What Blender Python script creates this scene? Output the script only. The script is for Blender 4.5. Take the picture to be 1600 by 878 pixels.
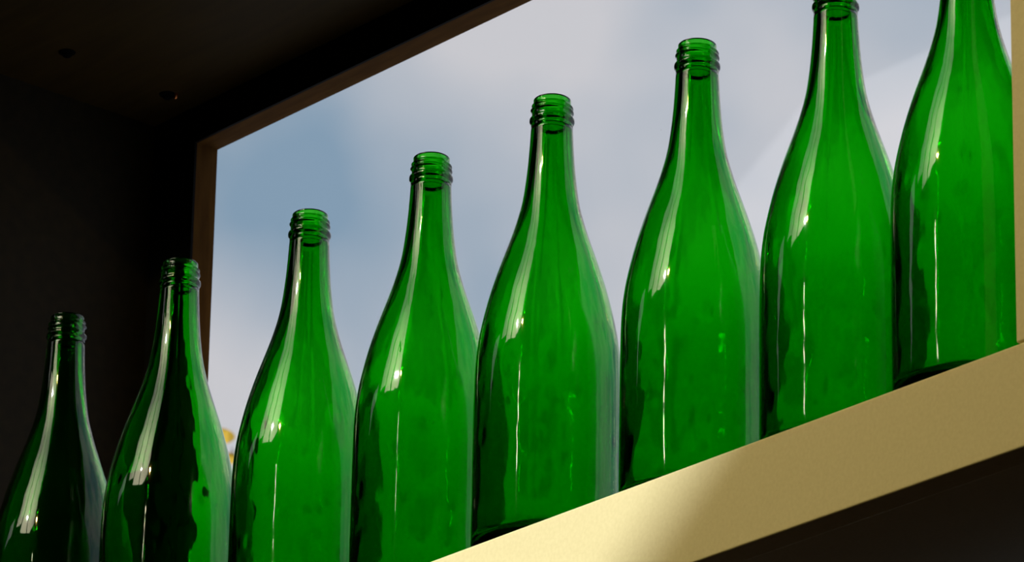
import bpy, bmesh, math, random
from mathutils import Vector, Matrix

# ------------------------------------------------------------------ scene
scene = bpy.context.scene
for o in list(bpy.data.objects):
    bpy.data.objects.remove(o, do_unlink=True)
C = scene.collection
ZS = 2.30                       # height of the sill top above the floor


def P(x, y, z):                 # coordinates are taken from the sill top
    return Vector((x, y, z + ZS))


# ------------------------------------------------------------------ camera
YAW, PITCH, ROLL, FPX = math.radians(49.8858), math.radians(21.9258), math.radians(1.0813), 8409.75
fw = Vector((-math.sin(YAW) * math.cos(PITCH), math.cos(YAW) * math.cos(PITCH), math.sin(PITCH)))
rt = Vector((math.cos(YAW), math.sin(YAW), 0))
up = rt.cross(fw)
r2 = rt * math.cos(ROLL) + up * math.sin(ROLL)
u2 = -rt * math.sin(ROLL) + up * math.cos(ROLL)
cam_data = bpy.data.cameras.new('camera')
cam = bpy.data.objects.new('camera', cam_data)
C.objects.link(cam)
M = Matrix((r2, u2, -fw)).transposed().to_4x4()
M.translation = P(2.35027, -2.01357, -1.06164)
cam.matrix_world = M
cam_data.sensor_width = 36.0
cam_data.lens = FPX / 1600 * 36.0
cam_data.clip_start = 0.05
cam_data.clip_end = 400
cam_data.dof.use_dof = True
cam_data.dof.focus_distance = 3.33
cam_data.dof.aperture_fstop = 38
scene.camera = cam

# ------------------------------------------------------------------ view, world, sun
vs = scene.view_settings
vs.view_transform = 'Standard'
vs.look = 'None'
vs.gamma = 1.0
vs.use_curve_mapping = False
vs.exposure = 0.0
cy = scene.cycles
cy.max_bounces = 28
cy.transmission_bounces = 24
cy.transparent_max_bounces = 24
cy.glossy_bounces = 8
cy.diffuse_bounces = 4
cy.sample_clamp_indirect = 12.0
cy.blur_glossy = 0.3
cy.use_denoising = True

world = bpy.data.worlds.new('sky')
scene.world = world
world.use_nodes = True
wn, wl = world.node_tree.nodes, world.node_tree.links
bg = wn['Background']
tc = wn.new('ShaderNodeTexCoord')
mp = wn.new('ShaderNodeMapping')
mp.inputs['Location'].default_value = (-2.48, 0.635, 1.03)
nz = wn.new('ShaderNodeTexNoise')
nz.inputs['Scale'].default_value = 8.0
nz.inputs['Detail'].default_value = 4.0
nz.inputs['Roughness'].default_value = 0.45
ramp = wn.new('ShaderNodeValToRGB')
cr = ramp.color_ramp
cr.elements[0].position = 0.355
cr.elements[0].color = (0.26, 0.38, 0.51, 1)
cr.elements[1].position = 0.535
cr.elements[1].color = (0.66, 0.66, 0.70, 1)
wl.new(tc.outputs['Generated'], mp.inputs['Vector'])
wl.new(mp.outputs['Vector'], nz.inputs['Vector'])
wl.new(nz.outputs['Fac'], ramp.inputs['Fac'])
# hazy brightening of the sky round the sun
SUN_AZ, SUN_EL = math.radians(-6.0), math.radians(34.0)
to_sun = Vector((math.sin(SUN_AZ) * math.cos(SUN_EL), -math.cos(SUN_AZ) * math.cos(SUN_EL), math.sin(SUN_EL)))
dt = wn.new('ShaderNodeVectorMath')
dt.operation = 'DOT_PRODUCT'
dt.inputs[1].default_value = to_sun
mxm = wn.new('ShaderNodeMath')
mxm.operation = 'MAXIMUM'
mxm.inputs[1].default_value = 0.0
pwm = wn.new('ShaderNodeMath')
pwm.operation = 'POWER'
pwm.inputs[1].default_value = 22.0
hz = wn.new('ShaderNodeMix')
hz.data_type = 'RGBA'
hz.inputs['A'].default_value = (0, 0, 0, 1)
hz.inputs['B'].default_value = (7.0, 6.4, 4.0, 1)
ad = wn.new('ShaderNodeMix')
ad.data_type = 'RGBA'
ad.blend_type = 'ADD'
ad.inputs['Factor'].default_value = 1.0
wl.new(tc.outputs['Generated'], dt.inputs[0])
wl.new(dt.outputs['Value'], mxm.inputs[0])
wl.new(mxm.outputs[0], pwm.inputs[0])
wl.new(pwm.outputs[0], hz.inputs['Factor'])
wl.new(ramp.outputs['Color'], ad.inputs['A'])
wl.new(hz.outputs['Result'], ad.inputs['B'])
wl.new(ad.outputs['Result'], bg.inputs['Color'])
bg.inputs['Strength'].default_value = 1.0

sd = bpy.data.lights.new('sun', 'SUN')
sd.energy = 3.0
sd.angle = math.radians(1.0)
sd.color = (1.0, 1.0, 0.90)
sun = bpy.data.objects.new('sun', sd)
C.objects.link(sun)
sun.rotation_euler = to_sun.to_track_quat('Z', 'Y').to_euler()
sun.location = P(-2, -12, 9)


# ------------------------------------------------------------------ materials
def new_mat(name):
    m = bpy.data.materials.new(name)
    m.use_nodes = True
    n, l = m.node_tree.nodes, m.node_tree.links
    return m, n, l, n['Principled BSDF'], n['Material Output']


def surface(name, col_a, col_b, rough, scale=60, bump=0.02, stretch=(1, 1, 1), metallic=0.0, spec=0.5):
    m, n, l, b, out = new_mat(name)
    t = n.new('ShaderNodeTexCoord')
    mpn = n.new('ShaderNodeMapping')
    mpn.inputs['Scale'].default_value = stretch
    nt = n.new('ShaderNodeTexNoise')
    nt.inputs['Scale'].default_value = scale
    nt.inputs['Detail'].default_value = 6
    rp = n.new('ShaderNodeValToRGB')
    rp.color_ramp.elements[0].position = 0.3
    rp.color_ramp.elements[0].color = (*col_a, 1)
    rp.color_ramp.elements[1].position = 0.7
    rp.color_ramp.elements[1].color = (*col_b, 1)
    bp = n.new('ShaderNodeBump')
    bp.inputs['Strength'].default_value = bump
    bp.inputs['Distance'].default_value = 0.001
    l.new(t.outputs['Object'], mpn.inputs['Vector'])
    l.new(mpn.outputs['Vector'], nt.inputs['Vector'])
    l.new(nt.outputs['Fac'], rp.inputs['Fac'])
    l.new(rp.outputs['Color'], b.inputs['Base Color'])
    l.new(nt.outputs['Fac'], bp.inputs['Height'])
    l.new(bp.outputs['Normal'], b.inputs['Normal'])
    b.inputs['Roughness'].default_value = rough
    b.inputs['Metallic'].default_value = metallic
    b.inputs['Specular IOR Level'].default_value = spec
    return m


MAT = {}
MAT['cream'] = surface('cream_paint', (0.82, 0.75, 0.46), (0.88, 0.81, 0.52), 0.6, 420, 0.012)
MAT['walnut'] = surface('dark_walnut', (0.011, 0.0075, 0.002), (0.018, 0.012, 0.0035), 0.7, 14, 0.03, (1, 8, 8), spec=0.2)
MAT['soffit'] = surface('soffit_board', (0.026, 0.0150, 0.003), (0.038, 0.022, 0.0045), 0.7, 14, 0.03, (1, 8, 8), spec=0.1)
MAT['black'] = surface('black_frame_paint', (0.002, 0.002, 0.002), (0.004, 0.004, 0.004), 0.75, 90, 0.02, spec=0.1)
MAT['bead'] = surface('brown_bead_wood', (0.07, 0.03, 0.006), (0.10, 0.045, 0.009), 0.8, 30, 0.03, (1, 6, 1), spec=0.05)
MAT['darkwall'] = surface('dark_plaster', (0.035, 0.022, 0.010), (0.05, 0.03, 0.014), 0.9, 25, 0.05)
MAT['floor'] = surface('wood_floor', (0.20, 0.10, 0.04), (0.30, 0.16, 0.065), 0.5, 8, 0.02, (1, 9, 1))
MAT['screw'] = surface('dark_screw_steel', (0.003, 0.003, 0.003), (0.005, 0.005, 0.005), 0.9, 200, 0.02, spec=0.0)
MAT['copper'] = surface('copper_glint', (0.85, 0.26, 0.09), (0.95, 0.32, 0.12), 0.25, 200, 0.0, metallic=1.0)
MAT['leaf'] = surface('yellow_leaf', (0.75, 0.46, 0.03), (0.85, 0.56, 0.06), 0.6, 60, 0.02)
MAT['twig'] = surface('twig_bark', (0.12, 0.08, 0.05), (0.2, 0.14, 0.09), 0.9, 80, 0.1)


def bottle_glass():
    m, n, l, b, out = new_mat('green_bottle_glass')
    b.inputs['Base Color'].default_value = (1, 1, 1, 1)
    b.inputs['Transmission Weight'].default_value = 1.0
    b.inputs['IOR'].default_value = 1.5
    b.inputs['Roughness'].default_value = 0.035
    t = n.new('ShaderNodeTexCoord')
    mpn = n.new('ShaderNodeMapping')
    mpn.inputs['Scale'].default_value = (1.0, 1.0, 0.35)
    nt = n.new('ShaderNodeTexNoise')
    nt.inputs['Scale'].default_value = 70
    nt.inputs['Detail'].default_value = 2
    bp = n.new('ShaderNodeBump')
    bp.inputs['Strength'].default_value = 0.12
    bp.inputs['Distance'].default_value = 0.002
    l.new(t.outputs['Object'], mpn.inputs['Vector'])
    l.new(mpn.outputs['Vector'], nt.inputs['Vector'])
    l.new(nt.outputs['Fac'], bp.inputs['Height'])
    l.new(bp.outputs['Normal'], b.inputs['Normal'])
    va = n.new('ShaderNodeVolumeAbsorption')
    va.inputs['Color'].default_value = (0.13, 0.883, 0.0, 1)
    va.inputs['Density'].default_value = 1150.0
    l.new(va.outputs['Volume'], out.inputs['Volume'])
    return m


def pane_glass():
    m, n, l, b, out = new_mat('window_pane_glass')
    n.remove(b)
    tr = n.new('ShaderNodeBsdfTransparent')
    gl = n.new('ShaderNodeBsdfGlossy')
    gl.inputs['Roughness'].default_value = 0.01
    lw = n.new('ShaderNodeLayerWeight')
    lw.inputs['Blend'].default_value = 0.5
    pw = n.new('ShaderNodeMath')
    pw.operation = 'POWER'
    pw.inputs[1].default_value = 5.0
    fr = n.new('ShaderNodeMath')
    fr.operation = 'MULTIPLY_ADD'
    fr.inputs[1].default_value = 0.95
    fr.inputs[2].default_value = 0.055
    l.new(lw.outputs['Facing'], pw.inputs[0])
    l.new(pw.outputs[0], fr.inputs[0])
    mx = n.new('ShaderNodeMixShader')
    l.new(fr.outputs[0], mx.inputs['Fac'])
    l.new(tr.outputs['BSDF'], mx.inputs[1])
    l.new(gl.outputs['BSDF'], mx.inputs[2])
    # sparse dust specks stuck to the pane
    t = n.new('ShaderNodeTexCoord')
    vo = n.new('ShaderNodeTexVoronoi')
    vo.inputs['Scale'].default_value = 26
    lt = n.new('ShaderNodeMath')
    lt.operation = 'LESS_THAN'
    lt.inputs[1].default_value = 0.028
    sp = n.new('ShaderNodeSeparateColor')
    gt = n.new('ShaderNodeMath')
    gt.operation = 'GREATER_THAN'
    gt.inputs[1].default_value = 0.72
    mu = n.new('ShaderNodeMath')
    mu.operation = 'MULTIPLY'
    df = n.new('ShaderNodeBsdfDiffuse')
    df.inputs['Color'].default_value = (0.25, 0.25, 0.27, 1)
    mu2 = n.new('ShaderNodeMath')
    mu2.operation = 'MULTIPLY'
    mu2.inputs[1].default_value = 0.6
    m2 = n.new('ShaderNodeMixShader')
    l.new(t.outputs['Object'], vo.inputs['Vector'])
    l.new(vo.outputs['Distance'], lt.inputs[0])
    l.new(vo.outputs['Color'], sp.inputs['Color'])
    l.new(sp.outputs['Red'], gt.inputs[0])
    l.new(lt.outputs[0], mu.inputs[0])
    l.new(gt.outputs[0], mu.inputs[1])
    l.new(mu.outputs[0], mu2.inputs[0])
    l.new(mu2.outputs[0], m2.inputs['Fac'])
    l.new(mx.outputs['Shader'], m2.inputs[1])
    l.new(df.outputs['BSDF'], m2.inputs[2])
    l.new(m2.outputs['Shader'], out.inputs['Surface'])
    return m


MAT['glass'] = bottle_glass()
MAT['pane'] = pane_glass()


# ------------------------------------------------------------------ helpers
def link(name, mesh, mat, parent=None):
    o = bpy.data.objects.new(name, mesh)
    if mat:
        mesh.materials.append(MAT[mat])
    C.objects.link(o)
    if parent:
        o.parent = parent
        o.matrix_parent_inverse = parent.matrix_world.inverted()
    return o


def empty(name, loc):
    o = bpy.data.objects.new(name, None)
    o.empty_display_size = 0.05
    o.location = loc
    C.objects.link(o)
    o.matrix_world = Matrix.Translation(loc)
    return o


def tag(o, label, cat, kind=None, group=None):
    o['label'] = label
    o['category'] = cat
    if kind:
        o['kind'] = kind
    if group:
        o['group'] = group
    return o


def boxes_mesh(name, boxes, bevel=0.0):
    bm = bmesh.new()
    for (x0, x1, y0, y1, z0, z1) in boxes:
        r = bmesh.ops.create_cube(bm, size=1.0)
        for v in r['verts']:
            v.co = P(x0 + (v.co.x + .5) * (x1 - x0), y0 + (v.co.y + .5) * (y1 - y0), z0 + (v.co.z + .5) * (z1 - z0))
    if bevel:
        bmesh.ops.bevel(bm, geom=list(bm.edges), offset=bevel, segments=3, affect='EDGES', profile=0.5)
    me = bpy.data.meshes.new(name)
    bm.to_mesh(me)
    bm.free()
    return me


def box(name, b, mat, parent=None, bevel=0.0):
    return link(name, boxes_mesh(name, [b], bevel), mat, parent)


def wall_with_holes(name, outer, holes, y0, y1, mat):
    """Vertical slab in the xz plane with polygonal openings, thickness y0..y1."""
    cu = bpy.data.curves.new(name, 'CURVE')
    cu.dimensions = '2D'
    cu.fill_mode = 'BOTH'
    for poly in [outer] + holes:
        s = cu.splines.new('POLY')
        s.points.add(len(poly) - 1)
        for p, (x, z) in zip(s.points, poly):
            p.co = (x, z, 0, 1)
        s.use_cyclic_u = True
    cu.extrude = abs(y1 - y0) / 2
    tmp = bpy.data.objects.new(name, cu)
    C.objects.link(tmp)
    dg = bpy.context.evaluated_depsgraph_get()
    me = bpy.data.meshes.new_from_object(tmp.evaluated_get(dg))
    bpy.data.objects.remove(tmp, do_unlink=True)
    for v in me.vertices:
        x, z, d = v.co
        v.co = P(x, (y0 + y1) / 2 - d, z)
    me.materials.clear()
    return link(name, me, mat)


# ------------------------------------------------------------------ the setting
YF = -0.0544        # front plane of the cream facing
YP = 0.160          # window pane
YB = 0.1437         # front of the black window frame
XL, ZT = -0.574, 0.5030     # upper left corner of the visible glass
XW, ZC = -0.625, 0.532      # inner face of the side panel, underside of the soffit
XR = 0.4492         # inner edge of the right facing board
HF = 0.060          # height of the fascia
RX0, RX1, RY, RZ0, RZ1 = -4.4, 4.2, -2.75, -ZS, 5.2
YW = 0.125          # room face of the wall round the window unit

o = box('floor', (RX0, RX1, RY - .2, YW + .2, RZ0 - .1, RZ0), 'floor')
tag(o, 'brown timber floor of the room below the window', 'floor', 'structure')
o = wall_with_holes('wall_window', [(RX0, RZ0), (RX1, RZ0), (RX1, RZ1), (RX0, RZ1)],
                    [[(XW - .035, -.075), (XR + .095, -.075), (XR + .095, ZC + .035), (XW - .035, ZC + .035)]], YW, YW + .05, 'darkwall')
tag(o, 'dark plastered wall around and below the window unit', 'wall', 'structure')
# rear wall with the large cut-cornered opening the sun comes through
L = YF - RY
dx, dz = L * math.tan(SUN_AZ), L / math.cos(SUN_AZ) * math.tan(SUN_EL)
zr = .0825 + dz
big = [(.2925 + dx, zr), (.2925 + dx, 4.9), (-.60, 4.9), (-.60, 1.60), (.2925 + dx - (zr - 1.60) / .82, 1.60)]
big2 = [(-.66, 1.60), (-.66, 4.9), (-1.2, 4.9), (-1.2, 1.60)]
big3 = [(-1.26, 1.85), (-1.26, 4.9), (-1.85, 4.9), (-1.85, 1.85)]
tall = [(-2.35, 2.23), (-3.06, 2.23), (-3.45, 2.0), (-3.45, 1.75), (-2.35, 1.75)]
o = wall_with_holes('wall_rear', [(RX0, RZ0), (RX1, RZ0), (RX1, RZ1), (RX0, RZ1)], [big, big2, big3, tall], RY - .04, RY, 'darkwall')
tag(o, 'dark wall behind the viewer with a large sunny opening', 'wall', 'structure')
o = box('wall_left', (RX0 - .1, RX0, RY - .04, YW + .2, RZ0, RZ1), 'darkwall')
tag(o, 'dark side wall at the far left of the room', 'wall', 'structure')
o = box('wall_right', (RX1, RX1 + .1, RY - .04, YW + .2, RZ0, RZ1), 'darkwall')
tag(o, 'dark side wall at the far right of the room', 'wall', 'structure')
o = box('ceiling', (RX0, RX1, RY - .04, YW + .2, RZ1, RZ1 + .08), 'darkwall')
tag(o, 'high dark ceiling of the room', 'ceiling', 'structure')

# added unseen spot lamps: one large warms the fascia, three small streak the glass
rear = bpy.data.objects['wall_rear']
for lx, lz, lw_ in ((.13, 1.90, 96), (.13, 1.14, 1.1), (.13, 1.06, 1.1), (.13, .98, 1.1)):
    bm = bmesh.new()
    k_ = 1.0 if lw_ > 10 else .5
    bmesh.ops.create_cone(bm, cap_ends=True, segments=20, radius1=.055 * k_, radius2=.035 * k_, depth=.14)
    bmesh.ops.create_cone(bm, cap_ends=True, segments=12, radius1=.012, radius2=.012, depth=.10, matrix=Matrix.Translation((0, 0, .11)))
    aim = P(.10, 0, .05) - P(lx, RY + .2, lz)
    me = bpy.data.meshes.new('fill_lamp')
    bm.to_mesh(me); bm.free()
    lo = link('fill_lamp', me, 'screw', rear)
    q = (-aim).to_track_quat('Z', 'Y')
    lo.matrix_world = Matrix.Translation(P(lx, RY + .2, lz)) @ q.to_matrix().to_4x4()
    ld = bpy.data.lights.new('fill_lamp_light', 'SPOT')
    ld.energy = lw_
    ld.color = (1.0, 0.70, 0.20) if lw_ > 10 else (1.0, 0.86, 0.55)
    ld.spot_size = math.radians(44)
    ld.spot_blend = 0.9
    ld.shadow_soft_size = 0.045 if lw_ > 10 else 0.03
    ll = bpy.data.objects.new('fill_lamp_light', ld)
    C.objects.link(ll)
    ll.matrix_world = Matrix.Translation(P(lx, RY + .2, lz) + aim.normalized() * .11) @ q.to_matrix().to_4x4()

# window unit: dark box, black frame, brown beads, pane
win = empty('window_1', P((XW + XR) / 2, YW, 0))
tag(win, 'window with black frame in a dark brown boxed recess behind the bottles', 'window', 'structure')
T = .03
XE = XR + .09
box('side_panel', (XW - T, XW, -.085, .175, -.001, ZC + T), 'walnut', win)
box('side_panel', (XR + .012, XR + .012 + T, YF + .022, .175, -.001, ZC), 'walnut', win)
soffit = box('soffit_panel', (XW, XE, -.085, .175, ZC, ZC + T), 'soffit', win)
box('sill_board', (XW - T, XE, YF + .0205, .175, -.0575, -.0008), 'cream', win)
FX1, FZ0 = XR + .012, .0
IX1, IZ0 = XR - .04, .03      # inner edge of the frame, right and bottom
box('frame_face', (XW, FX1, YB, YB + .002, ZT, ZC), 'black', win)
box('frame_face', (XW, FX1, YB, YB + .002, FZ0, IZ0), 'black', win)
box('frame_face', (XW, XL, YB, YB + .002, IZ0, ZT), 'black', win)
box('frame_face', (IX1, FX1, YB, YB + .002, IZ0, ZT), 'black', win)
y0, y1 = YB + .002, .1645
box('glazing_bead', (XW, FX1, y0, y1, ZT, ZC), 'bead', win)
box('glazing_bead', (XW, FX1, y0, y1, FZ0, IZ0), 'bead', win)
box('glazing_bead', (XW, XL, y0, y1, IZ0, ZT), 'bead', win)
box('glazing_bead', (IX1, FX1, y0, y1, IZ0, ZT), 'bead', win)
box('pane', (XL - .001, IX1 + .001, YP, YP + .004, IZ0 - .001, ZT + .001), 'pane', win)


def dome(bm, cx, cy_, cz, r, h, seg=20, rings=5, up=-1, sx=1.0):
    """Shallow cap hanging from z = cz."""
    prev = None
    for k in range(rings + 1):
        a = k / rings * math.pi / 2
        rr, zz = r * math.cos(a), h * math.sin(a)
        if k == rings:
            c = bm.verts.new(P(cx, cy_, cz + up * h))
            for i in range(seg):
                bm.faces.new((prev[i], prev[(i + 1) % seg], c))
            break
        ring = [bm.verts.new(P(cx + sx * rr * math.cos(2 * math.pi * i / seg), cy_ + rr * math.sin(2 * math.pi * i / seg), cz + up * zz)) for i in range(seg)]
        if prev:
            for i in range(seg):
                bm.faces.new((prev[i], prev[(i + 1) % seg], ring[(i + 1) % seg], ring[i]))
        prev = ring


for k, (sx, sy) in enumerate(((-.561, .0165), (-.5716, .115))):
    bm = bmesh.new()
    dome(bm, sx, sy, ZC, .0062, .0022)
    dome(bm, sx, sy, ZC - .0018, .0036, .0025)
    bmesh.ops.recalc_face_normals(bm, faces=bm.faces)
    me = bpy.data.meshes.new('screw')
    bm.to_mesh(me); bm.free()
    s = link('screw', me, 'screw', soffit)
    s['label'] = ('small dark round screw head under the soffit', 'small dark screw head with a copper glint')[k]
    for f in me.polygons: f.use_smooth = True
    if k == 1:
        bm = bmesh.new()
        dome(bm, sx + .0044, sy + .0042, ZC, .0020, .0040, 14)  # orange reflection on the screw head, shaped as a small copper dome
        bmesh.ops.recalc_face_normals(bm, faces=bm.faces)
        me = bpy.data.meshes.new('copper_glint')
        bm.to_mesh(me); bm.free()
        for f in me.polygons: f.use_smooth = True
        s2 = link('copper_glint', me, 'copper', soffit)
        s2['label'] = 'orange glint of the screw head, built as a copper dome'

o = box('trim_1', (XW - T, XE + .02, YF, YF + .020, -HF, 0.0), 'cream', None, .0012)
tag(o, 'cream painted sill fascia, sunlit at left and shaded at right', 'window sill', 'structure')
o = box('trim_2', (XR, XE, YF + .0004, YF + .0215, .0012, ZC + T), 'cream', None, .0010)
tag(o, 'cream upright facing board at the right of the window', 'trim', 'structure')

# ------------------------------------------------------------------ bottles
OUT = [(.0, .0395), (.0006, .0418), (.0022, .0438), (.0050, .0450), (.0090, .0454), (.0362, .04545), (.0894, .04542), (.1100, .04525), (.1230, .0449),
       (.1329, .0443), (.1438, .0430), (.1512, .0417), (.1607, .0397), (.1703, .0374), (.1800, .0347), (.1897, .0317), (.1995, .0284), (.2095, .0250),
       (.2197, .0218), (.2299, .0191), (.2378, .0175), (.2478, .0161), (.2578, .0150), (.2678, .0142), (.2777, .0136), (.2862, .0132)]
WALL = [(0, .0050), (.09, .0047), (.12, .0038), (.15, .0029), (.18, .0026), (.21, .0028), (.24, .0035), (.265, .0042), (.2862, .0046)]
H = .3060
ZSPLIT = .2862
NT = 160


def interp(tab, z):
    """Catmull-Rom through the profile table."""
    n = len(tab)
    if z <= tab[0][0]: return tab[0][1]
    if z >= tab[-1][0]: return tab[-1][1]
    for i in range(n - 1):
        if tab[i][0] <= z <= tab[i + 1][0]:
            break
    z0, r0 = tab[i]; z1, r1 = tab[i + 1]
    m0 = (r1 - tab[i - 1][1]) / (z1 - tab[i - 1][0]) if i > 0 else (r1 - r0) / (z1 - z0)
    m1 = (tab[i + 2][1] - r0) / (tab[i + 2][0] - z0) if i + 2 < n else (r1 - r0) / (z1 - z0)
    h = z1 - z0; t = (z - z0) / h
    return (2*t**3 - 3*t*t + 1) * r0 + (t**3 - 2*t*t + t) * h * m0 + (-2*t**3 + 3*t*t) * r1 + (t**3 - t*t) * h * m1


def lathe(name, rings, closed):
    """rings: list of lists of NT points; closed joins last ring to first. A ring of one point is a pole."""
    verts, faces, idx = [], [], []
    for rg in rings:
        idx.append(list(range(len(verts), len(verts) + len(rg))))
        verts += rg
    pairs = list(zip(idx[:-1], idx[1:])) + ([(idx[-1], idx[0])] if closed else [])
    for a, b in pairs:
        for i in range(NT):
            j = (i + 1) % NT
            if len(a) == 1: faces.append((a[0], b[j], b[i]))
            elif len(b) == 1: faces.append((a[i], a[j], b[0]))
            else: faces.append((a[i], a[j], b[j], b[i]))
    me = bpy.data.meshes.new(name)
    me.from_pydata(verts, [], faces)
    bm = bmesh.new(); bm.from_mesh(me)
    bmesh.ops.recalc_face_normals(bm, faces=bm.faces)
    bm.to_mesh(me); bm.free()
    for f in me.polygons: f.use_smooth = True
    return me


def make_bottle(seed, x, y, turn):
    rnd = random.Random(seed)
    waves = [(rnd.randint(1, 7), rnd.uniform(15, 110) * rnd.choice((-1, 1)), rnd.uniform(0, 6.28), rnd.uniform(.3, 1)) for _ in range(9)]
    fine = [(rnd.randint(6, 15), rnd.uniform(20, 160) * rnd.choice((-1, 1)), rnd.uniform(0, 6.28), rnd.uniform(.2, .6)) for _ in range(6)]

    def nzf(th, z):
        return sum(a * math.sin(k * th + w * z + p) for k, w, p, a in waves) / 5

    def nfine(th, z):
        return sum(a * math.sin(k * th + w * z + p) for k, w, p, a in fine) / 3

    pits = [(rnd.uniform(0, 6.28), rnd.uniform(.022, .155), rnd.uniform(.0030, .0055), rnd.uniform(.00016, .00060) * rnd.choice((-1, 1))) for _ in range(60)]

    def npit(th, z):
        v = 0.0
        for pt, pz, ps, pa in pits:
            if abs(z - pz) < 4 * ps:
                d = ((th - pt + math.pi) % (2 * math.pi) - math.pi) * .043
                if abs(d) < 3 * ps:
                    v += pa * math.exp(-(d / ps) ** 2 - ((z - pz) / (1.5 * ps)) ** 2)
        return v

    seam = round((math.radians(-40.5) + rnd.uniform(-.4, .4)) / (2 * math.pi) * NT) * 2 * math.pi / NT

    def ring(z, rfun):
        out = []
        for i in range(NT):
            th = 2 * math.pi * i / NT
            r = rfun(th)
            out.append((r * math.cos(th), r * math.sin(th), z))
        return out

    def outer_r(z):
        r = interp(OUT, z)
        def f(th):
            d = abs((th - seam + math.pi / 2) % math.pi - math.pi / 2)
            s = .00016 * math.exp(-(d * r / .0007) ** 2) if z > .012 else 0
            return r + s + .00007 * nzf(th, z)
        return f

    def wall(z):
        base = interp(WALL, z)
        if z < .03: base += .0035 * (1 - z / .03) ** 2
        return base

    def inner_r(z):
        r = interp(OUT, z)
        a = min(1, max(0, (z - .008) / .02)) * min(1, (ZSPLIT - z) / .02) * min(1, r / .03)
        w = wall(z)
        return lambda th: r - w + a * (.00024 * nzf(th + 1, z * 1.1) + .00006 * nfine(th, z) + npit(th, z))

    rings = []
    # outer base with its push-up, from the axis outwards
    rings.append([(0, 0, .0150)])
    for r, z in ((.008, .0146), (.016, .0128), (.024, .0092), (.031, .0042), (.0345, .0010), (.0365, .0001), (.0385, -.0000)):
        rings.append(ring(max(z, 0), lambda th, r=r: r))
    zs = [0, .0006, .0013, .0022, .0034, .005, .007, .009, .0125, .017]
    z = .0225
    while z < ZSPLIT - .001:
        zs.append(z); z += .0024 if z < .16 else .0034
    zs.append(ZSPLIT)
    for z in zs:
        rings.append(ring(z, outer_r(z)))
    zi = [v for v in reversed(zs) if v > .0115]
    for z in zi:
        rings.append(ring(z, inner_r(z)))
    rr = interp(OUT, zi[-1]) - wall(zi[-1])
    for r, z in ((rr - .0025, .0092), (rr - .006, .0086), (.028, .0112), (.022, .0150), (.015, .0182), (.007, .0200)):
        rings.append(ring(z, lambda th, r=r: r))
    rings.append([(0, 0, .0204)])
    body = lathe('body', rings, False)
    # finish: transfer bead, helical thread, rounded lip
    fr = []
    z0, z1 = ZSPLIT + .00008, H

    def fin_out(z):
        core = .0127 if z < .2985 else .0127 - .0009 * min(1, (z - .2985) / .004)
        if z < .2885: core = .0132
        bead = .0015 * math.exp(-((z - .2912) / .0019) ** 4)
        def f(th):
            s = 0
            for k in (0, 1):
                zc = .3022 - (((th + turn) / (2 * math.pi)) % 1 + k) * .0031
                if zc > .2956: s = max(s, .00095 * math.exp(-((z - zc) / .00085) ** 2))
            return core + bead + s
        return f
    zf = []
    z = z0
    while z < z1 - .0007:
        zf.append(z); z += .00046
    zf += [z1 - .0006]
    for z in zf: fr.append(ring(z, fin_out(z)))
    fr.append(ring(z1 - .0001, lambda th: .0114))
    fr.append(ring(z1, lambda th: .0108))
    fr.append(ring(z1 - .0002, lambda th: .0096))
    fr.append(ring(z1 - .0009, lambda th: .0090))
    for z in (.301, .297, .293, .2895): fr.append(ring(z, lambda th: .0087))
    ri = interp(OUT, ZSPLIT) - wall(ZSPLIT)
    fr.append(ring(z0, lambda th: ri))
    finish = lathe('neck_finish', fr, True)
    root = empty('glass_bottle', P(x, y, 0.0))
    for nm, me in (('body', body), ('neck_finish', finish)):
        ob = link(nm, me, 'glass')
        ob.parent = root
        if nm == 'neck_finish':
            ob['label'] = 'ringed screw-thread mouth of the bottle'
    root.rotation_euler.z = 0
    return root


SPOTS = [(-.5110, -.0060), (-.3771, -.0093), (-.2503, .0019), (-.1226, .0002), (.0, -.0031), (.1235, .0074), (.2433, .0098), (.3647, -.0020)]
LABELS = ['nearly black green bottle at the far left end of the row, lowest in the photo',
          'half dark green bottle in front of the left edge of the window, second from left',
          'green bottle third from left, standing just right of the half dark bottle',
          'green bottle fourth from left, base hidden below the left end of the visible sill',
          'green bottle fifth from left, above the brightly sunlit stretch of sill',
          'green bottle sixth from left, above the shadow edge on the sill',
          'green bottle second from right, mouth cut by the top of the photo',
          'green bottle at the right end of the row, partly behind the cream upright board']
TURN = [0.4, 2.6, 3.1, 4.6, 3.9, 3.7, 1.0, 0.0]
for i, (x, y) in enumerate(SPOTS):
    b = make_bottle(100 + i, x, y, TURN[i])
    tag(b, LABELS[i], 'bottle', None, 'green glass bottles in a row on the sill')


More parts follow.
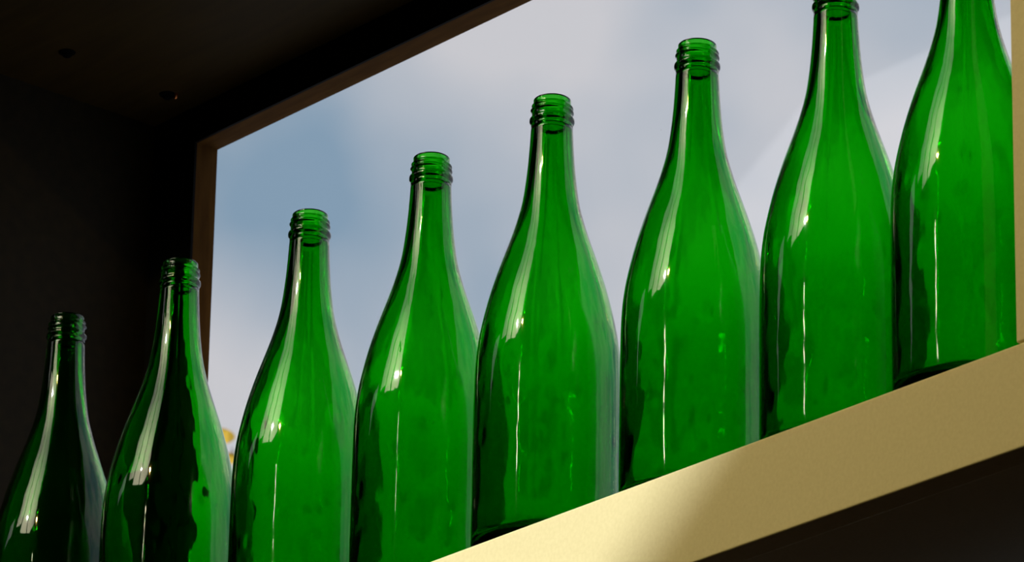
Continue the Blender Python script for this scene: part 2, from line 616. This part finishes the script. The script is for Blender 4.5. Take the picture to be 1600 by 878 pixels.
# ------------------------------------------------------------------ outside: yellow leaves on a twig
base = P(-4.4387, 3.1798, 1.8292)
br = empty('leafy_twig', base)
tag(br, 'out of focus yellow leaves on a twig outside, between second and third bottles', 'leaves')


def leaf_mesh(size, seed):
    rnd = random.Random(seed)
    bm = bmesh.new()
    n = 12
    top, bot = [], []
    for lay, arr in ((.0006, top), (-.0006, bot)):
        for i in range(n):
            a = 2 * math.pi * i / n
            rr = size * (1 + .10 * math.cos(3 * a + seed) + .05 * rnd.random())
            arr.append(bm.verts.new((rr * math.cos(a), lay + .12 * size * math.cos(2 * a), .82 * rr * math.sin(a))))
    bm.faces.new(top); bm.faces.new(list(reversed(bot)))
    for i in range(n):
        j = (i + 1) % n
        bm.faces.new((top[i], bot[i], bot[j], top[j]))
    bmesh.ops.recalc_face_normals(bm, faces=bm.faces)
    me = bpy.data.meshes.new('leaf')
    bm.to_mesh(me); bm.free()
    return me


leaves = [(0.0201, -0.1137, 0.2201, 0.0168), (0.0168, -0.0960, 0.1856, 0.0125), (0.0213, -0.0593, 0.1355, 0.0140), (0.0144, -0.0354, 0.0841, 0.0140)]
for k, (lx, ly, lz, sz) in enumerate(leaves):
    lo = link('leaf', leaf_mesh(sz, k), 'leaf')
    lo.parent = br
    lo.location = (lx, ly, lz)
    lo.rotation_euler = (0, 0, YAW)
bm = bmesh.new()
path = [Vector(q) for q in ((-0.0075, 0.0058, 0.0032), (0.0054, -0.0253, 0.0775), (0.0145, -0.0485, 0.1320), (0.0144, -0.0776, 0.1783), (0.0156, -0.0934, 0.2059))]
prev = None
for i, q in enumerate(path):
    r = .0022 - .0003 * i
    ring_ = [bm.verts.new(q + r2 * (r * math.cos(a)) + fw * (r * math.sin(a))) for a in [k * math.pi / 3 for k in range(6)]]
    if prev:
        for k in range(6):
            bm.faces.new((prev[k], prev[(k + 1) % 6], ring_[(k + 1) % 6], ring_[k]))
    prev = ring_
me = bpy.data.meshes.new('twig'); bm.to_mesh(me); bm.free()
tw = link('twig', me, 'twig'); tw.parent = br
